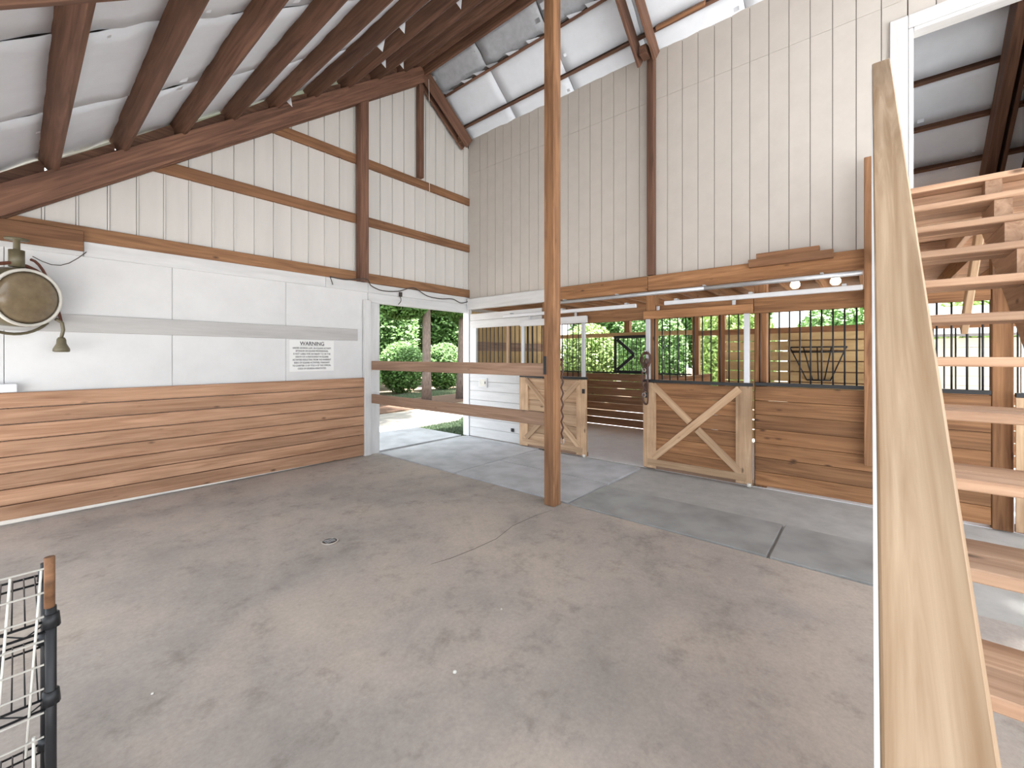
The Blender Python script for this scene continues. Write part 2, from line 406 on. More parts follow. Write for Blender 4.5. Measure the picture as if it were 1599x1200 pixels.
# ridge beam and rafter pairs
beam('ridge_board', ce, BROWN, (RX, YB, 6.50), (RX, 6.03, 6.50), .04, .24)
for ya, yb in ((5.86, 5.99), (2.21, 2.43), (-1.45, -1.23)):
    for y in (ya, yb):
        for side in (-1, 1):
            xe = -1.45 if side < 0 else (5.62 if y > -1 else 8.95)
            zc = lambda x: rafter_bottom(x)+.145
            beam('rafter', ce, BROWN, (RX+side*.0, y, zc(RX)), (xe, y, zc(xe)), .040, .235, nl if side < 0 else nr, .005)
for y in (2.32, 5.925):
    slab('rafter_block', ce, BROWN, (5.42, y-.05, 5.60), (5.58, y+.05, 5.72))
beam('scab_board', ce, TAN, (5.49, 2.16, roof_under(5.5)-.13), (5.49, 1.55, roof_under(5.5)-.13), .04, .09, nr)
beam('rafter', ce, BROWN, (5.95, -1.12, rafter_bottom(5.95)+.10), (8.95, -1.12, rafter_bottom(8.95)+.10), .09, .32, nr)

# ------------------------------------------------------------------ loft wall with siding
wr = struct('wall_right', (XS, 1, 2.67))
ZT = roof_under(XS)-.01; DY0, DY1, DZ = -1.30, -.28, 4.80      # loft door opening
k = 0
ystart = 5.93+.2032*.5
y = 6.05
ys_ = [6.05]
g = 5.53+.2032*2
edges = [6.05]+[round(5.735-.2007*i, 4) for i in range(0, 40)]
for y1, y0 in zip(edges, edges[1:]):
    if y0 < -2.2: break
    for z0, z1 in ((2.66, 5.135), (5.138, ZT)):
        a, b, c, d = y0+.003, y1-.003, z0, z1
        if a < DY1 and b > DY0 and c < DZ:
            if b > DY1+.02: a = DY1
            elif a < DY0-.02: b = DY0
            else:
                if d <= DZ+.4 and z0 < 3: c = DZ
        if d-c > .02 and b-a > .01: slab('siding_board', wr, SIDING, (XS, a, c), (XS+.012, b, d), .0015)
for lo, hi in (((XS+.013, DY1, 2.5), (XS+.09, 6.05, ZT)), ((XS+.013, DY0, DZ), (XS+.09, DY1, ZT)), ((XS+.013, YB, 2.5), (XS+.09, DY0, ZT))):
    slab('sheathing', wr, DARKGAP, lo, hi, 0)
slab('wall_post', wr, BROWN, (5.66, 2.275, 2.67), (5.775, 2.365, 5.74), .005)
# header beam, white near the gable, brown beyond
slab('header_beam', wr, WHITEWOOD, (5.68, 4.0, 2.455), (5.775, 5.99, 2.665), .006)
slab('header_beam', wr, STALL, (5.68, 2.362, 2.455), (5.775, 3.998, 2.665), .006)
slab('header_beam', wr, STALL, (5.68, -2.2, 2.455), (5.775, 2.358, 2.665), .006)
# loft door frame
d1 = struct('door_1', (XS, -.8, 2.67))
slab('door_trim', d1, WHITEWOOD, (XS-.03, -.285, 2.68), (XS+.02, -.15, 4.95), .004)
slab('door_jamb', d1, WHITEWOOD, (XS-.028, -.325, 2.68), (XS+.12, -.287, 4.81), .004)
slab('door_trim', d1, WHITEWOOD, (XS-.03, -1.45, 4.815), (XS+.02, -.287, 4.95), .004)
slab('door_jamb', d1, WHITEWOOD, (XS-.028, -1.30, 4.775), (XS+.12, -.327, 4.812), .004)
slab('door_trim', d1, WHITEWOOD, (XS-.03, -1.45, 2.68), (XS+.02, -1.315, 4.81), .004)
# loft end wall, added to keep daylight out of the loft
we = struct('wall_loft_light_block', (7.4, YB, 2.67))
prism('light_block_sheet', we, DARKGAP, [(5.88, 2.67), (8.95, 2.67), (8.95, roof_under(8.95)), (5.88, roof_under(5.88))], 1, YB-.03, YB)
# loft floor and joists
lf = struct('floor_loft', (7.3, 1, 2.6))
for i in range(19):
    x0 = 5.88+.178*i; slab('deck_board', lf, STALL, (x0, YB, 2.645), (x0+.172, 6.0, 2.668), .002)
for i in range(24):
    y = 5.75-.405*i; slab('joist', lf, STALL, (5.80, y-.019, 2.46), (8.9, y+.019, 2.643), .003)

# ------------------------------------------------------------------ stall fronts
def bars(parent, y0, y1, z0, z1, x, step=.1, r=.008, mat=BLACK, off=.05):
    n = int(round((y1-y0)/step)); s = (y1-y0)/n
    for i in range(n): rod('bar', parent, mat, (x, y0+s*(i+.5), z0), (x, y0+s*(i+.5), z1), r)
def boards(parent, mat, x, y0, y1, z0, n, h, th=.038, name='board', gap=.004):
    for i in range(n): slab(name, parent, mat, (x, y0, z0+i*h), (x+th, y1, z0+(i+1)*h-gap), .004)
# white painted stall front next to the gable
w1 = thing('stall_enclosure', 'white painted board stall front with bar grille beside the open gable doorway', 'stall front', (XF, 5.3, 0))
boards(w1, WHITEWOOD, XF, 4.20, 5.93, .012, 7, .176)
slab('sill', w1, WHITEWOOD, (XF-.01, 4.20, 1.246), (XF+.06, 5.93, 1.285))
bars(w1, 4.35, 5.75, 1.285, 2.09, XF+.02)
slab('stud', w1, GALV, (XF, 5.76, 1.285), (XF+.05, 5.93, 2.09)); slab('stud', w1, PALE, (XF, 4.93, 1.285), (XF+.05, 4.99, 2.09))
slab('upper_board', w1, WHITEWOOD, (XF, 4.20, 2.09), (XF+.04, 5.93, 2.235)); slab('upper_board', w1, WHITEWOOD, (XF+.005, 4.20, 2.24), (XF+.045, 5.93, 2.365))
# posts between the stalls
def stall_post(y, label, dx=0): 
    return tag(slab('stall_post', None, STALL, (XF+dx, y-.065, -.01), (XF+dx+.12, y+.065, 2.452), .006), label, 'post')
stall_post(4.12, 'square timber stall post behind the slid-back stall door')
stall_post(2.325, 'square timber stall post with a leather halter hanging on it')
stall_post(1.0, 'square timber stall post behind the edge of the closed stall door', .052)
stall_post(-.90, 'square timber stall post seen behind the staircase')
for ya, yb, lab in ((2.392, 4.05, 'brown header board above the open stall doorway'), (1.068, 2.258, 'brown header board above the closed stall door'), (-.832, 1.064, 'brown header board above the fixed stall grille')):
    tag(slab('header_board', None, STALL, (XF+.01, ya, 2.06), (XF+.05, yb, 2.25), .005), lab, 'beam')
def stall_door(y0, y1, label, mat_st, mat_pn):
    X = 5.625; t = thing('sliding_stall_door', label, 'stall door', (X, (y0+y1)/2, .03), 'sliding stall doors')
    za, zm, zb = .03, 1.19, 2.16; sw = .175
    for a, b in ((y0, y0+sw), (y1-sw, y1)):
        prism('stile', t, PALEV, [(a, za), (b, za), (b, zm-.07 if a == y0 else zm), (b-.05 if a == y0 else b, zm), (a if a == y0 else a+.05, zm), (a, zm if a == y0 else zm-.07)], 0, X-.022, X)
    slab('bottom_rail', t, mat_st, (X-.024, y0+.06, za+.03), (X-.001, y1-.06, za+.12))
    slab('bottom_edge', t, RAIL, (X+.002, y0, za-.015), (X+.04, y1, za+.05))
    h = (zm-za-.06)/6
    for i in range(6): slab('board', t, mat_pn, (X+.001, y0+.01, za+.055+i*h), (X+.028, y1-.01, za+.055+(i+1)*h-.004), .003)
    ya, yb = y0+sw*.75, y1-sw*.75; z_0, z_1 = za+.13, zm-.03
    beam('brace', t, mat_st, (X-.012, ya, z_1), (X-.012, yb, z_0), .09, .022, (1, 0, 0))
    ym, zmid = (ya+yb)/2, (z_0+z_1)/2
    dv = Vector((0, yb-ya, z_1-z_0)).normalized()*.062
    for p, q in (((X-.012, ya, z_0), Vector((X-.012, ym, zmid))-dv), (Vector((X-.012, ym, zmid))+dv, (X-.012, yb, z_1))):
        beam('brace', t, mat_st, p, q, .09, .022, (1, 0, 0))
    slab('sill_channel', t, BLACK, (X-.025, y0, zm+.002), (X+.03, y1, zm+.04))
    for a in (y0+.03, y1-.09): slab('grille_post', t, GALV, (X-.015, a, zm+.042), (X+.025, a+.06, 2.06))
    bars(t, y0+.1, y1-.1, zm+.042, 2.06, X+.005)
    slab('top_rail', t, WHITEWOOD if mat_pn is PALE else STALL, (X-.02, y0, 2.062), (X+.025, y1, 2.17))
    for a in (y0+.2, y1-.2):
        hg = slab('roller_hanger', t, GALV, (X-.006, a-.02, 2.172), (X+.006, a+.02, 2.23))
    slab('latch', t, BLACK, (X-.034, y0+.02 if mat_pn is PALE else y1-.07, .98), (X-.023, y0+.07 if mat_pn is PALE else y1-.03, 1.05))
    lathe('floor_guide', t, WHITERIM, [(.005, -.02), (.022, -.02), (.022, .02), (.005, .02)], Matrix.Translation((X-.035, y0+.03, .03)), 12)
    return t
stall_door(3.29, 4.60, 'pale wooden sliding stall door slid back, partly behind the central post', PALE, PALE)
stall_door(1.06, 2.39, 'brown wooden sliding stall door with cross brace, closed beside fixed board front', PALE, STALL)
w3 = thing('stall_enclosure', 'brown board stall front with black bar grille beside the staircase', 'stall front', (XF, .1, 0))
boards(w3, STALL, XF, -.83, 1.05, .02, 7, .168)
slab('sill_channel', w3, BLACK, (XF-.02, -.83, 1.20), (XF+.04, 1.05, 1.24))
bars(w3, -.83, 1.05, 1.24, 2.06, XF+.01)
stall_door(-2.25, -.96, 'wooden sliding stall door seen between the stair treads', PALE, STALL)

# sliding tracks and conduit
def track(y0, y1, label):
    t = thing('door_track', label, 'door track', (5.62, (y0+y1)/2, 2.25))
    slab('rail', t, WHITEMETAL, (5.595, y0, 2.232), (5.645, y1, 2.285), .006)
    for k in range(3):
        y = y0+.15+(y1-y0-.3)*k/2; slab('bracket', t, GALV, (5.60, y-.02, 2.286), (5.70, y+.02, 2.31))
track(2.50, 4.98, 'white metal sliding door track over the open stall doorway'); track(.06, 2.10, 'white metal sliding door track over the closed stall door')
cd = thing('conduit_pipe', 'grey metal conduit pipe running under the header beam', 'pipe', (5.63, 2, 2.41))
for a, b in ((.06, 1.6), (1.6, 3.95)): rod('pipe_length', cd, GALV, (5.63, a, 2.41), (5.63, b-.002, 2.41), .026, 12)
for y in (.4, 1.6, 2.8, 3.7): slab('clip', cd, GALV, (5.60, y-.015, 2.437), (5.68, y+.015, 2.452))
for i, y in enumerate((1.02, .68, .30)):
    lt = thing('jar_light', ['glass jar lamp under the loft joists, above the post edge', 'glass jar lamp under the loft joists, middle of three', 'glass jar lamp under the loft joists, next to the staircase'][i], 'light', (5.98, y, 2.44), 'jar lamps under the loft')
    lathe('base', lt, WHITERIM, [(.045, 0), (.045, -.02)], Matrix.Translation((5.98, y, 2.46)), 16)
    gm, gnt, gb = base('lamp_glass_%d' % i, .3); gb.inputs['Base Color'].default_value = (.9, .85, .7, 1)
    gb.inputs['Emission Color'].default_value = (1, .86, .62, 1); gb.inputs['Emission Strength'].default_value = 1.2
    lathe('globe', lt, gm, [(.035, 0), (.05, -.03), (.05, -.06), (.03, -.085), (.005, -.09)], Matrix.Translation((5.98, y, 2.44)), 16)
tag(slab('loose_plank', None, TAN, (5.60, .30, 2.60), (5.678, 1.10, 2.69)), 'short plank fixed to the face of the header beam', 'plank', 'planks on the header beam')
tag(slab('loose_plank', None, TAN, (5.61, .42, 2.691), (5.70, 1.02, 2.75)), 'short plank lying on top of the header beam', 'plank', 'planks on the header beam')
# guard post on the wall beside the landing
tag(slab('guard_post', None, POST, (5.60, -.04, .43), (5.678, .05, 3.58), .005), 'tall wooden two by four fixed upright to the stall front', 'post')
eb = thing('electrical_box', 'small white electrical box on the white stall front', 'electrical box', (XF, 5.56, 1.05))
slab('box', eb, WHITEMETAL, (XF-.022, 5.45, .96), (XF-.0005, 5.67, 1.14), .003); slab('cover', eb, WHITERIM, (XF-.028, 5.47, .98), (XF-.0225, 5.65, 1.12)); slab('switch', eb, BLACK, (XF-.034, 5.48, 1.03), (XF-.0285, 5.50, 1.08))
tag(slab('kick_latch', None, BLACK, (XF-.03, 4.80, .21), (XF-.002, 4.86, .27), .006), 'small black latch low on the white stall front', 'latch')

# ------------------------------------------------------------------ stall partition and rear walls
wp = struct('wall_partition', (7.2, 2.33, 0))
for i in range(7):
    zz = .02+i*.165; slab('board', wp, STALL, (5.83, 2.31, zz), (8.62, 2.348, zz+.158), .004)
slab('cap_rail', wp, STALL, (5.83, 2.30, 1.175), (8.62, 2.36, 1.215))
wq = struct('wall_stall_rear', (8.7, 2, 0))
slab('post', wq, STALL, (8.64, 2.56, 0), (8.76, 2.68, 2.6)); slab('post', wq, STALL, (8.64, 4.0, 2.07), (8.76, 4.12, 2.6)); slab('post', wq, STALL, (8.64, 2.09, 0), (8.76, 2.21, 2.6))
for i in range(7):   # low boards with daylight gaps behind stall two
    zz = .0+i*.167; slab('board', wq, BOARD, (8.66, 2.7, zz), (8.70, 6.0, zz+.158), .004)
slab('sill_channel', wq, BLACK, (8.64, 2.7, 1.17), (8.70, 6.0, 1.20))
for i in range(32): rod('bar', wq, BLACK, (8.67, 2.75+.1*i, 1.2), (8.67, 2.75+.1*i, 1.98), .008)
slab('top_rail', wq, PLY, (8.64, 2.7, 1.98), (8.70, 6.0, 2.07))
for i in range(11):  # taller slatted wall behind stall three
    zz = .05+i*.178; slab('board', wq, PLY, (8.66, -.3, zz), (8.70, 2.08, zz+.16), .004)
slab('backing_board', wq, STALL, (8.702, -.3, .0), (8.72, 1.10, 1.95))
for i in range(6):
    zz = .05+i*.168; slab('board', wq, STALL, (8.66, -4, zz), (8.70, -.3, zz+.15), .004)
for i in range(30): rod('bar', wq, BLACK, (8.67, -3.8+.115*i, 1.06), (8.67, -3.8+.115*i, 1.95), .010)
slab('top_rail', wq, STALL, (8.64, -4, 1.95), (8.70, 2.56, 2.05))
for y in (-.32, -1.35): slab('post', wq, STALL, (8.70, y-.06, 0), (8.82, y+.06, 2.6))
gt = thing('grille_gate', 'black steel grille gate with cross brace behind the open stall', 'gate', (8.60, 3.98, 1.2))
for lo, hi in (((8.585, 4.28, 1.2), (8.615, 4.34, 2.0)), ((8.585, 3.40, 1.2), (8.615, 3.46, 2.0)), ((8.585, 3.461, 1.94), (8.615, 4.279, 2.0)), ((8.585, 3.461, 1.2), (8.615, 4.279, 1.24))):
    slab('gate_frame', gt, BLACK, lo, hi)
for a, b in (((8.575, 4.26, 1.92), (8.575, 3.86, 1.585)), ((8.575, 4.26, 1.25), (8.575, 3.86, 1.575))): beam('brace', gt, BLACK, a, b, .07, .02, (1, 0, 0))
for i in range(8): rod('bar', gt, BLACK, (8.60, 3.52+.1*i, 1.24), (8.60, 3.52+.1*i, 1.94), .008)
hr = thing('hay_rack', 'black wire hay rack on the slatted wall inside the stall', 'hay rack', (8.64, .66, 1.4))
for z, a, b, x in ((1.70, .29, 1.04, 8.50), (1.15, .50, .82, 8.645), (1.62, .31, 1.02, 8.52)): rod('rim', hr, BLACK, (x, a, z), (x, b, z), .012)
for i in range(5):
    f_ = i/4; rod('spoke', hr, BLACK, (8.50, .29+.75*f_, 1.70), (8.645, .50+.32*f_, 1.15), .010)
for a in (.29, 1.04): rod('rim', hr, BLACK, (8.50, a, 1.70), (8.655, a, 1.70), .012)

# ------------------------------------------------------------------ rubber mats in the aisle
def mat_(x0, x1, y0, y1, m, label):
    return tag(slab('rubber_mat', None, m, (x0+.011, y0+.011, -.0149), (x1-.011, y1-.011, .012), .003), label, 'mat', 'rubber mats in the aisle')
mat_(3.735, 5.66, 4.19, 5.95, MATL, 'grey rubber mat just inside the gable doorway')
mat_(3.735, 4.62, 2.41, 4.19, MATL, 'grey rubber mat beside the central post, under the lower rail')
mat_(4.62, 5.58, 2.41, 4.19, MATL, 'grey rubber mat in front of the open stall doorway')
mat_(3.735, 4.55, .60, 2.41, MATD, 'dark worn rubber mat in front of the closed stall door')
mat_(3.735, 4.55, -.09, .60, MATD, 'dark worn rubber mat by the foot of the fixed stall front')
tag(slab('rubber_mat', None, MATL, (3.80, 6.13, -.159), (5.66, 7.85, .002), .003), 'grey mat-covered step outside the gable doorway', 'mat')

# ------------------------------------------------------------------ central post, rails
cp = thing('support_post', 'tall square timber post standing at the edge of the concrete floor', 'post', (3.62, 2.53, 0))
slab('timber', cp, POST, (3.56, 2.465, 0), (3.685, 2.595, rafter_bottom(3.62)+.25), .008)
br = slab('rail_bracket', cp, BLACK, (3.553, 2.560, 1.36), (3.5595, 2.597, 1.55), .002)
for ya, z, lab in ((1, 1.405, 'upper wooden fence rail between the post and the gable doorway'), (0, .885, 'lower wooden fence rail between the post and the gable doorway')):
    tag(beam('fence_rail', None, RAIL, (3.615, 2.597, z), (3.615, 5.955, z), .038, .140), lab, 'rail')
lr = thing('lead_rope', 'dark lead rope hanging down the side of the central post', 'rope', (3.70, 2.47, 1.6))
tube('rope', lr, LEATHER, [(3.705, 2.475, 1.52-.06*i) if i % 2 else (3.712, 2.455, 1.52-.06*i) for i in range(15)], .010, 6)
slab('hook', lr, BLACK, (3.6845, 2.46, 1.50), (3.72, 2.48, 1.53))
tube('clip', lr, GALV, [(3.71, 2.465+.02*math.cos(a), .66+.035*math.sin(a)) for a in [k*math.pi/5 for k in range(10)]], .005, 6, True)
hl = thing('halter', 'brown leather halter hanging from a hook on the stall post', 'halter', (5.66, 2.33, 1.4))
slab('hook', hl, GALV, (5.555, 2.33, 1.60), (5.603, 2.36, 1.63))
for j, (w_, h_, zc, dx) in enumerate(((.05, .13, 1.48, 0), (.075, .09, 1.50, .02), (.04, .22, 1.30, -.01), (.03, .16, 1.05, 0))):
    tube('strap', hl, LEATHER, [(5.568+dx*.5+.008*math.sin(3*a), 2.34+w_*math.cos(a)+.01*math.sin(2*a+j), zc+h_*math.sin(a)) for a in [k*math.pi/9 for k in range(18)]], .012, 6, True)
tube('strap', hl, LEATHER, [(5.575, 2.33+.02*math.sin(i*1.3), 1.45-.05*i) for i in range(10)], .013, 6)
for z in (1.36, 1.02): tube('ring', hl, GALV, [(5.56, 2.36+.025*math.cos(a), z+.025*math.sin(a)) for a in [k*math.pi/6 for k in range(12)]], .005, 6, True)

# ------------------------------------------------------------------ staircase to the loft
sc = thing('staircase', 'open wooden staircase with plank treads and plain handrail up to the loft', 'staircase', (2.2, -.55, 0))
GX, RZ = .246, .1873
def tx(k): return 2.384+GX*k
def tz(k): return 1.546+RZ*k
for k in range(-7, 6):
    x, z = tx(k), tz(k)
    slab('tread', sc, STAIR, (x, -1.06, z-.036), (x+.132, -.10, z), .004); slab('tread', sc, STAIR, (x+.135, -1.06, z-.036), (x+.268, -.10, z), .004)
# sawn stringers
def stringer(y0, y1):
    pts = [(tx(-8)+.06, 0)]
    for k in range(-7, 7):
        pts += [(tx(k)+.015, tz(k-1)-.037 if k > -7 else 0.0), (tx(k)+.015, tz(k)-.037)]
    pts += [(tx(6)+.12, tz(6)-.04), (tx(6)+.12, tz(6)-.34), (tx(-7)+.30, 0)]
    pts = pts[1:]
    # triangulated as saw-teeth on a sloping plank
    me_parts = []
    vs, fs = [], []
    for y in (y0, y1):
        for p in pts: vs.append((p[0], y, p[1]))
    n = len(pts); bm = bmesh.new(); V = [bm.verts.new(v) for v in vs]
    bm.faces.new(V[:n]); bm.faces.new(V[n:][::-1])
    for i in range(n): bm.faces.new((V[i], V[i+n], V[(i+1) % n+n], V[(i+1) % n]))
    bmesh.ops.recalc_face_normals(bm, faces=bm.faces); bmesh.ops.triangulate(bm, faces=bm.faces)
    me = bpy.data.meshes.new('stringer'); bm.to_mesh(me); bm.free()
    return mesh_obj('stringer', me, STAIR, sc)
stringer(-.145, -.105); stringer(-.61, -.54); stringer(-1.05, -1.01)
# landing
for i in range(10):
    x0 = tx(6)+.178*i; slab('landing_board', sc, STAIR, (x0, -1.06, 2.632), (min(x0+.174, 5.66), -.10, 2.668), .003)
slab('landing_joist', sc, STAIR, (tx(6)+.125, -1.05, 2.44), (tx(6)+.163, -.10, 2.63)); slab('landing_joist', sc, STAIR, (5.60, -1.05, 2.44), (5.64, -.10, 2.63))
for y in (-1.04, -.57, -.14): slab('landing_joist', sc, STAIR, (tx(6)+.165, y, 2.44), (5.598, y+.038, 2.63))
slab('landing_post', sc, PALE, (4.06, -.20, 0), (4.15, -.11, 2.438)); slab('landing_post', sc, PALE, (4.06, -1.05, 0), (4.15, -.96, 2.438))
beam('brace', sc, PALE, (4.11, -.55, 2.40), (4.75, -.55, 1.75), .04, .09, (1, 0, 1))
# handrail: flat two by four on short posts
zr = lambda x: tz(0)+(x-tx(0))*RZ/GX+.92
hrl = beam('handrail', sc, GOLD, (-.15, -.054, zr(-.15)-.02), (tx(6)-.02, -.054, zr(tx(6)-.02)-.02), .092, .040, (-RZ, 0, GX), .004)
beam('painted_edge', hrl, WHITEWOOD, (-.15, -.0055, zr(-.15)-.02), (tx(6)-.02, -.0055, zr(tx(6)-.02)-.02), .005, .038, (-RZ, 0, GX), 0)
for x in (tx(6)-.06, tx(-1), tx(-6)):
    zt = zr(x)-.046; slab('baluster', sc, PALE, (x-.02, -.102, zt-1.0), (x+.02, -.062, zt-.005))

# ------------------------------------------------------------------ drum fixture on the gable
Fp = Vector((.05, 5.72, 2.07)); fd = Vector((.66, -1, -.08)).normalized()
df = thing('drum_fixture', 'round olive drum fixture with white rim hanging under the lowest girt', 'light fixture', (.05, 5.75, 1.8))
Mf = fd.to_track_quat('Z', 'Y').to_matrix().to_4x4(); Mf.translation = Fp
lathe('drum', df, OLIVE, [(.05, -.30), (.20, -.27), (.262, -.20), (.262, .0), (.25, .015)], Mf, 40)
lathe('lens', df, GLASSY, [(.235, .016), (.2, .035), (.12, .052), (.03, .058), (.004, .058)], Mf, 40)
rimp = [Mf @ Vector((.245*math.cos(a), .245*math.sin(a), .02)) for a in [k*math.pi/18 for k in range(36)]]
tube('rim', df, WHITERIM, rimp, .014, 8, True)
fx = Mf.to_3x3() @ Vector((1, 0, 0)); sg = 1 if fx.x > 0 else -1; fx = fx*sg; fu = Vector((0, 0, 1))
yoke = [Fp-fd*.1+fx*(.30*math.sin(a))+fu*(.30*math.cos(a)) for a in [math.pi*(-.62+1.12*k/16) for k in range(17)]]
tube('yoke', df, RUST, yoke, .016, 8)
lathe('hanger', df, OLIVE, [(.05, .10), (.05, -.05), (.022, -.05), (.022, .19), (.075, .19), (.075, .205)], Matrix.Translation(Fp-fd*.1+fu*.32), 16)
cab = [Fp-fd*.1+fx*(.10+.03*k)+fu*(.36-.016*k*k*.55) for k in range(9)]
tube('cable', df, RUST, cab, .012, 6)
arc2 = [Fp-fd*.14+fx*(.33*math.sin(a))+fu*(.33*math.cos(a)) for a in [math.pi*(.72+.55*k/12) for k in range(13)]]
tube('lower_guard', df, OLIVE, arc2, .013, 8)
gp = [Fp+fx*.22+fu*(-.17), Fp+fx*.27+fu*(-.20), Fp+fx*.28+fu*(-.27), Fp+fx*.265+fu*(-.34)]
tube('gooseneck', df, OLIVE, gp, .014, 8)
lathe('spot_head', df, OLIVE, [(.022, .0), (.032, -.02), (.035, -.06), (.058, -.11), (.058, -.135), (.045, -.14)], Matrix.Translation(gp[-1]), 20)
tag(slab('wall_box', None, WHITEMETAL, (-.20, YG-.11, 1.22), (.0, YG-.03, 1.30), .006), 'small white box on top of the left wall boards', 'box')
wire = [(.45-.06*i, YG-.055-.012*i, 2.60-.11*math.sin(i/6*math.pi)-.02*i) for i in range(7)]
tag(tube('wire', None, CORD, wire, .004, 6), 'thin dark wire drooping beside the drum fixture', 'wire')
cab = [(2.95, 5.99, 2.71), (3.2, 5.985, 2.70), (3.45, 5.86, 2.73), (3.6, 5.97, 2.66), (3.8, 5.975, 2.605), (4.1, 5.975, 2.63), (4.3, 5.965, 2.70), (4.45, 5.975, 2.72), (4.7, 5.975, 2.62), (5.0, 5.975, 2.60), (5.3, 5.975, 2.625), (5.5, 5.975, 2.57), (5.68, 5.975, 2.61)]
def smooth(P, n=6):
    P = [Vector(p) for p in P]; out = []
    for i in range(len(P)-1):
        a, b, c, d = P[max(i-1, 0)], P[i], P[i+1], P[min(i+2, len(P)-1)]
        for k in range(n):
            t = k/n; out.append(.5*((2*b)+(c-a)*t+(2*a-5*b+4*c-d)*t*t+(3*b-a-3*c+d)*t**3))
    return out+[P[-1]]
ec = thing('electric_cable', 'black electric cable draped along the lowest girt over the doorway', 'cable', (4.3, 5.97, 2.65))
tube('cable', ec, CORD, smooth(cab), .008, 6)
slab('socket', ec, CORD, (4.12, 5.955, 2.545), (4.17, 5.985, 2.62)); tube('tail', ec, CORD, smooth([(4.145, 5.97, 2.545), (4.15, 5.97, 2.47), (4.10, 5.97, 2.41)]), .006, 6)
tube('tail', ec, CORD, smooth([(2.95, 5.99, 2.71), (2.97, 5.99, 2.66), (2.99, 5.99, 2.60)]), [.006]*6+[.006]*6+[.014], 6)

tag(tube('pull_cord', None, WIREW, smooth([(4.63, 5.84, 6.36), (4.64, 5.83, 5.6), (4.63, 5.83, 5.0), (4.64, 5.83, 4.35)]), .005, 6), 'thin white cord hanging down beside the king post', 'cord')
# ------------------------------------------------------------------ warning sign
sg_ = thing('warning_sign', 'white warning sign with lines of black print on the white wall', 'sign', (2.715, YG-.03, 1.33))
slab('panel', sg_, SIGNW, (2.40, YG-.026, 1.335), (3.03, YG-.0205, 1.775), .002)
LN = [('WARNING', .062, 1.705, .34), ('UNDER GEORGIA LAW, AN EQUINE ACTIVITY', .03, 1.653, .54), ('SPONSOR OR EQUINE PROFESSIONAL', .03, 1.612, .46), ('IS NOT LIABLE FOR AN INJURY TO OR THE', .03, 1.571, .52),
      ('DEATH OF A PARTICIPANT IN EQUINE', .03, 1.530, .46), ('ACTIVITIES RESULTING FROM THE INHERENT', .03, 1.489, .54), ('RISKS OF EQUINE ACTIVITIES, PURSUANT', .03, 1.448, .50), ('TO CHAPTER 12 OF TITLE 4 OF THE OFFICIAL', .03, 1.407, .54), ('CODE OF GEORGIA ANNOTATED.', .03, 1.366, .40)]
for txt, size, z, wid in LN:
    cu = bpy.data.curves.new('t', 'FONT'); cu.body = txt; cu.size = size*1.15; cu.align_x = 'CENTER'; cu.extrude = .0006; cu.offset = .0012 if size > .05 else .0004
    to = bpy.data.objects.new('t', cu); COL.objects.link(to)
    bpy.context.view_layer.update()
    me = bpy.data.meshes.new_from_object(to.evaluated_get(bpy.context.evaluated_depsgraph_get())); bpy.data.objects.remove(to)
    w0 = max(v.co.x for v in me.vertices)-min(v.co.x for v in me.vertices)
    for v in me.vertices: v.co.x *= wid/w0
    me.materials.clear()
    M = Matrix.Translation((2.715, YG-.0272, z)) @ Matrix.Rotation(math.pi/2, 4, 'X')
    mesh_obj('lettering', me, INK, sg_, M)
slab('underline', sg_, INK, (2.545, YG-.0272, 1.697), (2.885, YG-.0262, 1.700), 0)

# ------------------------------------------------------------------ wire rack in the near corner
rk = thing('wire_rack', 'black wire shelving unit with a white wire basket panel by the camera corner', 'shelf', (-.35, 2.1, 0))
RXa, RXb, RYa, RYb = -.85, .065, 1.87, 2.28
for x in (RXa, RXb):
    for y in (RYa, RYb):
        rod('rack_post', rk, BLACK, (x, y, .012), (x, y, .80), .0125, 10); lathe('foot', rk, BLACK, [(.012, .0), (.018, 0), (.018, .012), (.012, .02)], Matrix.Translation((x, y, 0)), 10)
        for z in (.76, .53, .15): lathe('collar', rk, BLACK, [(.0126, -.02), (.021, -.02), (.018, .02), (.0126, .02)], Matrix.Translation((x, y, z)), 10)
for z in (.76, .53, .15):
    for dz in (0, -.03):
        for y in (RYa, RYb): rod('shelf_wire', rk, BLACK, (RXa, y, z+dz), (RXb, y, z+dz), .004, 6)
        for x in (RXa, RXb): rod('shelf_wire', rk, BLACK, (x, RYa, z+dz), (x, RYb, z+dz), .004, 6)
    n = 20
    for i in range(1, 36): 
        x = RXa+(RXb-RXa)*i/36; rod('shelf_wire', rk, BLACK, (x, RYa, z+.004), (x, RYb, z+.004), .002, 5)
    tube('truss_wire', rk, BLACK, [(RXa+(RXb-RXa)*i/18, RYa, z-.03*(i % 2)) for i in range(19)], .0025, 5)
    tube('truss_wire', rk, BLACK, [(RXb, RYa+(RYb-RYa)*i/8, z-.03*(i % 2)) for i in range(9)], .0025, 5)
wp_ = thing('wire_crate', 'white wire grid crate side standing against the black wire rack', 'crate', (-.35, 1.83, 0))
for i in range(15):
    x = .045-.058*i; rod('wire', wp_, WIREW, (x, 1.84, .93), (x-.03, 1.84, .40), .003, 6)
for i in range(8):
    z = .93-.07*i; rod('wire', wp_, WIREW, (-.80, 1.835, z), (.05, 1.835, z), .003, 6)
rod('stake', wp_, TAN, (.062, 1.868, .80), (.062, 1.868, .95), .012, 8)
for x in (-.75, .03): rod('leg_wire', wp_, WIREW, (x, 1.838, 0.0), (x, 1.838, .45), .004, 6)

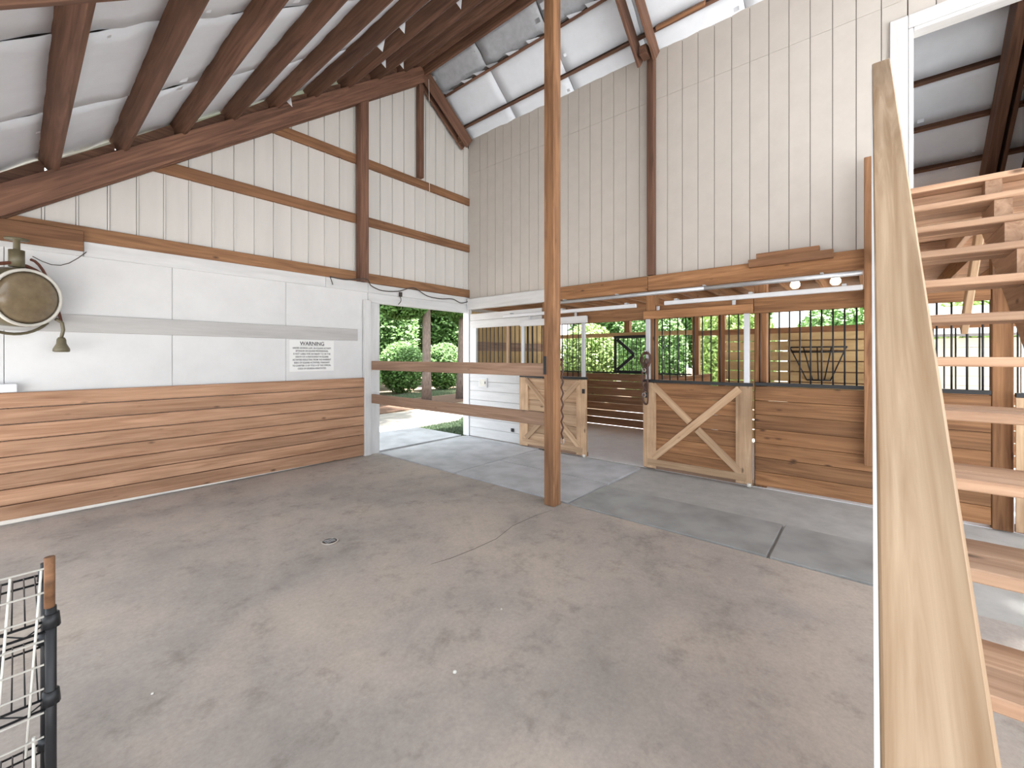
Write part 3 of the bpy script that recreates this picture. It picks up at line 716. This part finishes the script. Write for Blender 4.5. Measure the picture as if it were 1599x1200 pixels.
# ------------------------------------------------------------------ floor bits
dr = thing('floor_drain', 'small round metal drain cover set in the concrete floor', 'drain', (2.6, 3.85, 0))
def onfloor(u, v):
    d = 1.55*657.4/(v-556.6); l = (u-799.5)/657.4*d
    return (math.cos(YAW)*d+math.sin(YAW)*l, math.sin(YAW)*d-math.cos(YAW)*l)
px, py = onfloor(515, 846)
W[dr] = Matrix.Translation((px, py, 0)); dr.matrix_basis = W[dr]
lathe('cover', dr, DARKGAP, [(.004, .0), (.055, .0), (.055, .004), (.004, .005)], Matrix.Translation((px, py, 0)), 24)
tube('ring', dr, CONC, [(px+.062*math.cos(a), py+.062*math.sin(a), .002) for a in [k*math.pi/12 for k in range(24)]], .006, 6, True)
for i in range(4): slab('slot_bar', dr, GALV, (px-.04, py-.03+.018*i, .0052), (px+.04, py-.024+.018*i, .008), 0)
for i, (u, v, r) in enumerate(((710, 1052, .010), (238, 1085, .006), (783, 953, .006))):
    x, y = onfloor(u, v); tag(lathe('pebble', None, WHITERIM, [(.3*r, 0), (r, .4*r), (.9*r, 1.1*r), (.3*r, 1.5*r)], Matrix.Translation((x, y, 0)), 10), 'tiny white pebble lying on the concrete floor', 'pebble', 'pebbles on the concrete')
crack = [onfloor(u, v) for u, v in ((862, 797), (835, 806), (800, 822), (775, 842), (740, 858), (705, 872), (672, 882))]
cv, cf = [], []
for i, (x, y) in enumerate(crack):
    w_ = .003 if 0 < i < 6 else .0015
    cv += [(x-w_, y-w_, .0008), (x+w_, y+w_, .0008)]
    if i: cf.append((2*i-2, 2*i-1, 2*i+1, 2*i))
me = bpy.data.meshes.new('crack'); me.from_pydata(cv, [], cf); mesh_obj('crack', me, DARKGAP, fl, Matrix.Identity(4))

# ------------------------------------------------------------------ outdoors
dv = prism('driveway', None, DRIVE, [(-10, 7.9), (5.2, 7.9), (7.4, 8.2), (9.5, 9.6), (26, 12.5), (26, 14), (8.0, 10.9), (-10, 10.4)], 2, -.17, -.145); dv['kind'] = 'structure'
ou = prism('path_apron', None, CONC, [(-10, 6.12), (3.79, 6.12), (3.79, 7.9), (-10, 7.9)], 2, -.3, -.05); ou['kind'] = 'structure'
def scatter(name, mat, n, pos, size, label=None, cat=None, kind=None, parent=None):
    vs, fs = [], []
    for i in range(n):
        c = Vector(pos()); a = Vector((random.gauss(0, 1), random.gauss(0, 1), random.gauss(0, 1))).normalized(); b = a.orthogonal().normalized()
        s = size*random.uniform(.6, 1.4); k = len(vs)
        vs += [c+a*s, c+b*s*.55, c-a*s, c-b*s*.55]; fs.append((k, k+1, k+2, k+3))
    me = bpy.data.meshes.new(name); me.from_pydata(vs, [], fs); o = mesh_obj(name, me, mat, parent)
    if label: tag(o, label, cat)
    if kind: o['kind'] = kind
    return o
def in_poly(P):
    xs = [p[0] for p in P]; ys2 = [p[1] for p in P]
    while True:
        x, y = random.uniform(min(xs), max(xs)), random.uniform(min(ys2), max(ys2)); c = False
        for (x1, y1), (x2, y2) in zip(P, P[1:]+P[:1]):
            if (y1 > y) != (y2 > y) and x < (x2-x1)*(y-y1)/(y2-y1)+x1: c = not c
        if c: return x, y
def blades(name, P, n, h, label):
    vs, fs = [], []
    for i in range(n):
        x, y = in_poly(P); a = random.uniform(0, 6.28); k = len(vs); hh = h*random.uniform(.5, 1.3)
        dx, dy = .008*math.cos(a), .008*math.sin(a); lx, ly = random.uniform(-.03, .03), random.uniform(-.03, .03)
        vs += [(x-dx, y-dy, -.15), (x+dx, y+dy, -.15), (x+lx, y+ly, -.15+hh)]; fs.append((k, k+1, k+2))
    me = bpy.data.meshes.new(name); me.from_pydata(vs, [], fs); o = mesh_obj(name, me, GRASS); tag(o, label, 'grass'); o['kind'] = 'stuff'
G1 = [(5.70, 6.2), (5.72, 8.05), (7.4, 8.15), (9.4, 9.5), (9.4, 6.2)]
t_ = prism('lawn_soil', None, GRASS, G1, 2, -.3, -.155); t_['kind'] = 'structure'
blades('lawn', G1, 42000, .06, 'short grass strip between the barn and the driveway')
G2 = [(7.6, 13.7), (8.4, 15.0), (18, 17), (18, 14.8)]
blades('verge_grass', G2, 16000, .10, 'shaded grass verge under the pine trees')
mu = prism('mulch_bed', None, MULCH, [(6.4, 10.9), (9, 11.3), (16, 12.9), (18, 14.6), (8, 13.6), (6.4, 12.4)], 2, -.2, -.14); mu['kind'] = 'structure'
def tree(x, y, r, h, blobs, n, size, mat, name, label, group, lean=(0, 0)):
    t = thing(name, label, 'tree', (x, y, -.16), group)
    pts = [(x+lean[0]*i/8, y+lean[1]*i/8, -.16+h*i/8) for i in range(9)]
    tube('trunk', t, BARK, pts, [r*1.35, r*1.05, r, r*.97, r*.93, r*.88, r*.8, r*.7, r*.5], 12)
    for k in range(6):
        a = random.uniform(0, 6.28); z0 = h*random.uniform(.4, .9); L = random.uniform(.6, 1.5)
        tube('branch', t, BARK, [(x+lean[0]*z0/h, y+lean[1]*z0/h, z0-.16), (x+L*.5*math.cos(a), y+L*.5*math.sin(a), z0+.1), (x+L*math.cos(a), y+L*math.sin(a), z0+.25)], [r*.25, r*.18, r*.08], 6)
    def pos():
        cx, cy, cz, rx, rz = random.choice(blobs); v = Vector((random.gauss(0, 1), random.gauss(0, 1), random.gauss(0, 1))).normalized()*random.random()**.4
        return x+cx+v.x*rx, y+cy+v.y*rx, cz+v.z*rz
    scatter('foliage', mat, n, pos, size, parent=t)
    return t
PG = 'pine trees beyond the driveway'
tree(9.81, 12.5, .15, 9.5, [(-2.6, -2.4, 7.6, 2.8, 1.3), (-1.6, 0, 8.6, 2.2, 1.5), (-.8, .3, 3.6, 1.0, .7), (.9, -.2, 3.7, 1.0, .6)], 26000, .14, LEAF, 'pine_tree', 'pine tree with a thick grey trunk standing in the mulch bed', PG)  # high crown blobs added out of view to shade the driveway
tree(11.5, 12.5, .15, 9.0, [(2.2, -2.0, 7.4, 2.2, 1.3), (1.6, 0, 8.2, 2.0, 1.4), (.7, .2, 3.4, .9, .6)], 24000, .14, LEAF, 'pine_tree', 'pine tree with a slimmer trunk beside the doorway edge', PG, (.3, 0))  # upper crown, also out of view, enlarged and shifted as driveway shade
tree(6.9, 19.5, .2, 7, [(0, 0, 2.4, 2.3, 2.4), (0, 0, 5.2, 2.4, 2.2)], 26000, .12, LEAF, 'leafy_tree', 'broad leafy tree filling the left of the gable doorway', 'leafy trees beyond the driveway')
tree(12.0, 19.8, .2, 7, [(0, 0, 2.8, 2.4, 2.4), (0, 0, 5.4, 2.6, 2.0)], 26000, .12, LEAF, 'leafy_tree', 'broad leafy tree behind the thick-trunked pine', 'leafy trees beyond the driveway')
tree(17.2, 19.8, .2, 7, [(0, 0, 3.0, 2.6, 2.2), (0, 0, 5.4, 2.6, 2.0)], 26000, .12, LEAF, 'leafy_tree', 'broad leafy tree behind the slim pine', 'leafy trees beyond the driveway')
def shrub(x, y, rx, h, n, mat, label, group, size=.05):
    t = thing('shrub', label, 'shrub', (x, y, -.16), group)
    for k in range(5):
        a = k*1.26; tube('stem', t, BARK, [(x, y, -.16), (x+.3*rx*math.cos(a), y+.3*rx*math.sin(a), h*.5), (x+.6*rx*math.cos(a), y+.6*rx*math.sin(a), h*.8)], [.03, .02, .01], 6)
    def pos():
        v = Vector((random.gauss(0, 1), random.gauss(0, 1), random.gauss(0, 1))).normalized()*random.random()**.35
        return x+v.x*rx, y+v.y*rx, h*.5-.1+v.z*h*.52
    scatter('foliage', mat, n, pos, size, parent=t)
shrub(6.6, 13.3, .8, 1.7, 11000, LEAF, 'low green shrub beside the dark picket fence', 'shrubs beyond the driveway')
shrub(8.2, 14.4, .8, 1.6, 11000, LEAF, 'rounded green shrub to one side of the thick-trunked pine', 'shrubs beyond the driveway')
for i, (x, y) in enumerate(((9.0, 16.4), (11.4, 16.3), (13.8, 16.2), (16.2, 16.0))):
    shrub(x, y, 1.1, 2.3, 9000, LEAF, ['full green shrub just behind the thick-trunked pine', 'full green shrub between the two pine trunks', 'full green shrub behind the slimmer pine', 'full green shrub past the slimmer pine'][i], 'shrubs beyond the driveway', .07)
tree(9.5, 26, .25, 9, [(0, 0, 3.0, 3.0, 3.0), (0, 0, 7, 3.2, 2.6)], 22000, .16, LEAF, 'leafy_tree', 'tall leafy tree far behind the pines', 'leafy trees beyond the driveway')
tree(16.5, 26, .25, 9, [(0, 0, 3.0, 3.2, 3.0), (0, 0, 7, 3.2, 2.6)], 22000, .16, LEAF2, 'leafy_tree', 'tall pale green tree far behind the slim pine', 'leafy trees beyond the driveway')
hs = ['yellow-green shrub seen through the open stall', 'tall green shrub seen through the closed door grille', 'bright green shrub behind the partition post', 'clipped green shrub behind the slatted stall wall', 'green shrub behind the hay rack wall', 'leafy shrub seen between the stair treads', 'leafy shrub far behind the staircase']
for i, (x, y, r_, h) in enumerate(((14.5, 8.4, 1.2, 2.9), (14.3, 5.8, 1.2, 3.5), (14.4, 3.2, 1.2, 3.5), (14.6, .6, 1.2, 3.2), (14.6, -2.0, 1.2, 3.1), (14.6, -4.6, 1.2, 2.9), (14.6, -7.2, 1.2, 3.0))):
    shrub(x, y, r_, h, 11000, LEAF if i % 2 else LEAF2, hs[i], 'shrubs behind the stalls', .075)
tree(18.4, 9.4, .2, 6, [(0, 0, 3.0, 2.0, 2.4)], 14000, .12, LEAF, 'leafy_tree', 'leafy tree seen above the gate of the open stall', 'leafy trees behind the stalls')
tree(18.4, 4.8, .2, 6, [(0, 0, 3.2, 2.0, 2.4)], 14000, .12, LEAF, 'leafy_tree', 'leafy tree seen above the closed stall door', 'leafy trees behind the stalls')
pf = thing('picket_fence', 'short dark picket fence beyond the driveway beside the jamb', 'fence', (7.0, 12.2, -.16))
for i in range(6): slab('picket', pf, BLACK, (6.7+.11*i, 12.19, -.16), (6.76+.11*i, 12.21, .75))
for z in (.1, .55): slab('cross_rail', pf, BLACK, (6.65, 12.212, z), (7.35, 12.24, z+.06))
sh = thing('shed', 'beige lap-sided shed behind the stalls, seen through the stair treads', 'shed', (12, -1.6, -.16))
for i in range(12): slab('siding_plank', sh, SHEDW, (10.9, -2.2, -.16+.17*i), (10.93, -.95, -.16+.17*i+.166))
prism('shed_roof', sh, ROOF, [(10.8, 1.9), (12.2, 2.5), (12.2, 2.55), (10.8, 1.95)], 1, -2.3, -.85)
slab('side_wall', sh, SHEDW, (10.931, -2.19, -.16), (12.1, -.96, 1.88))
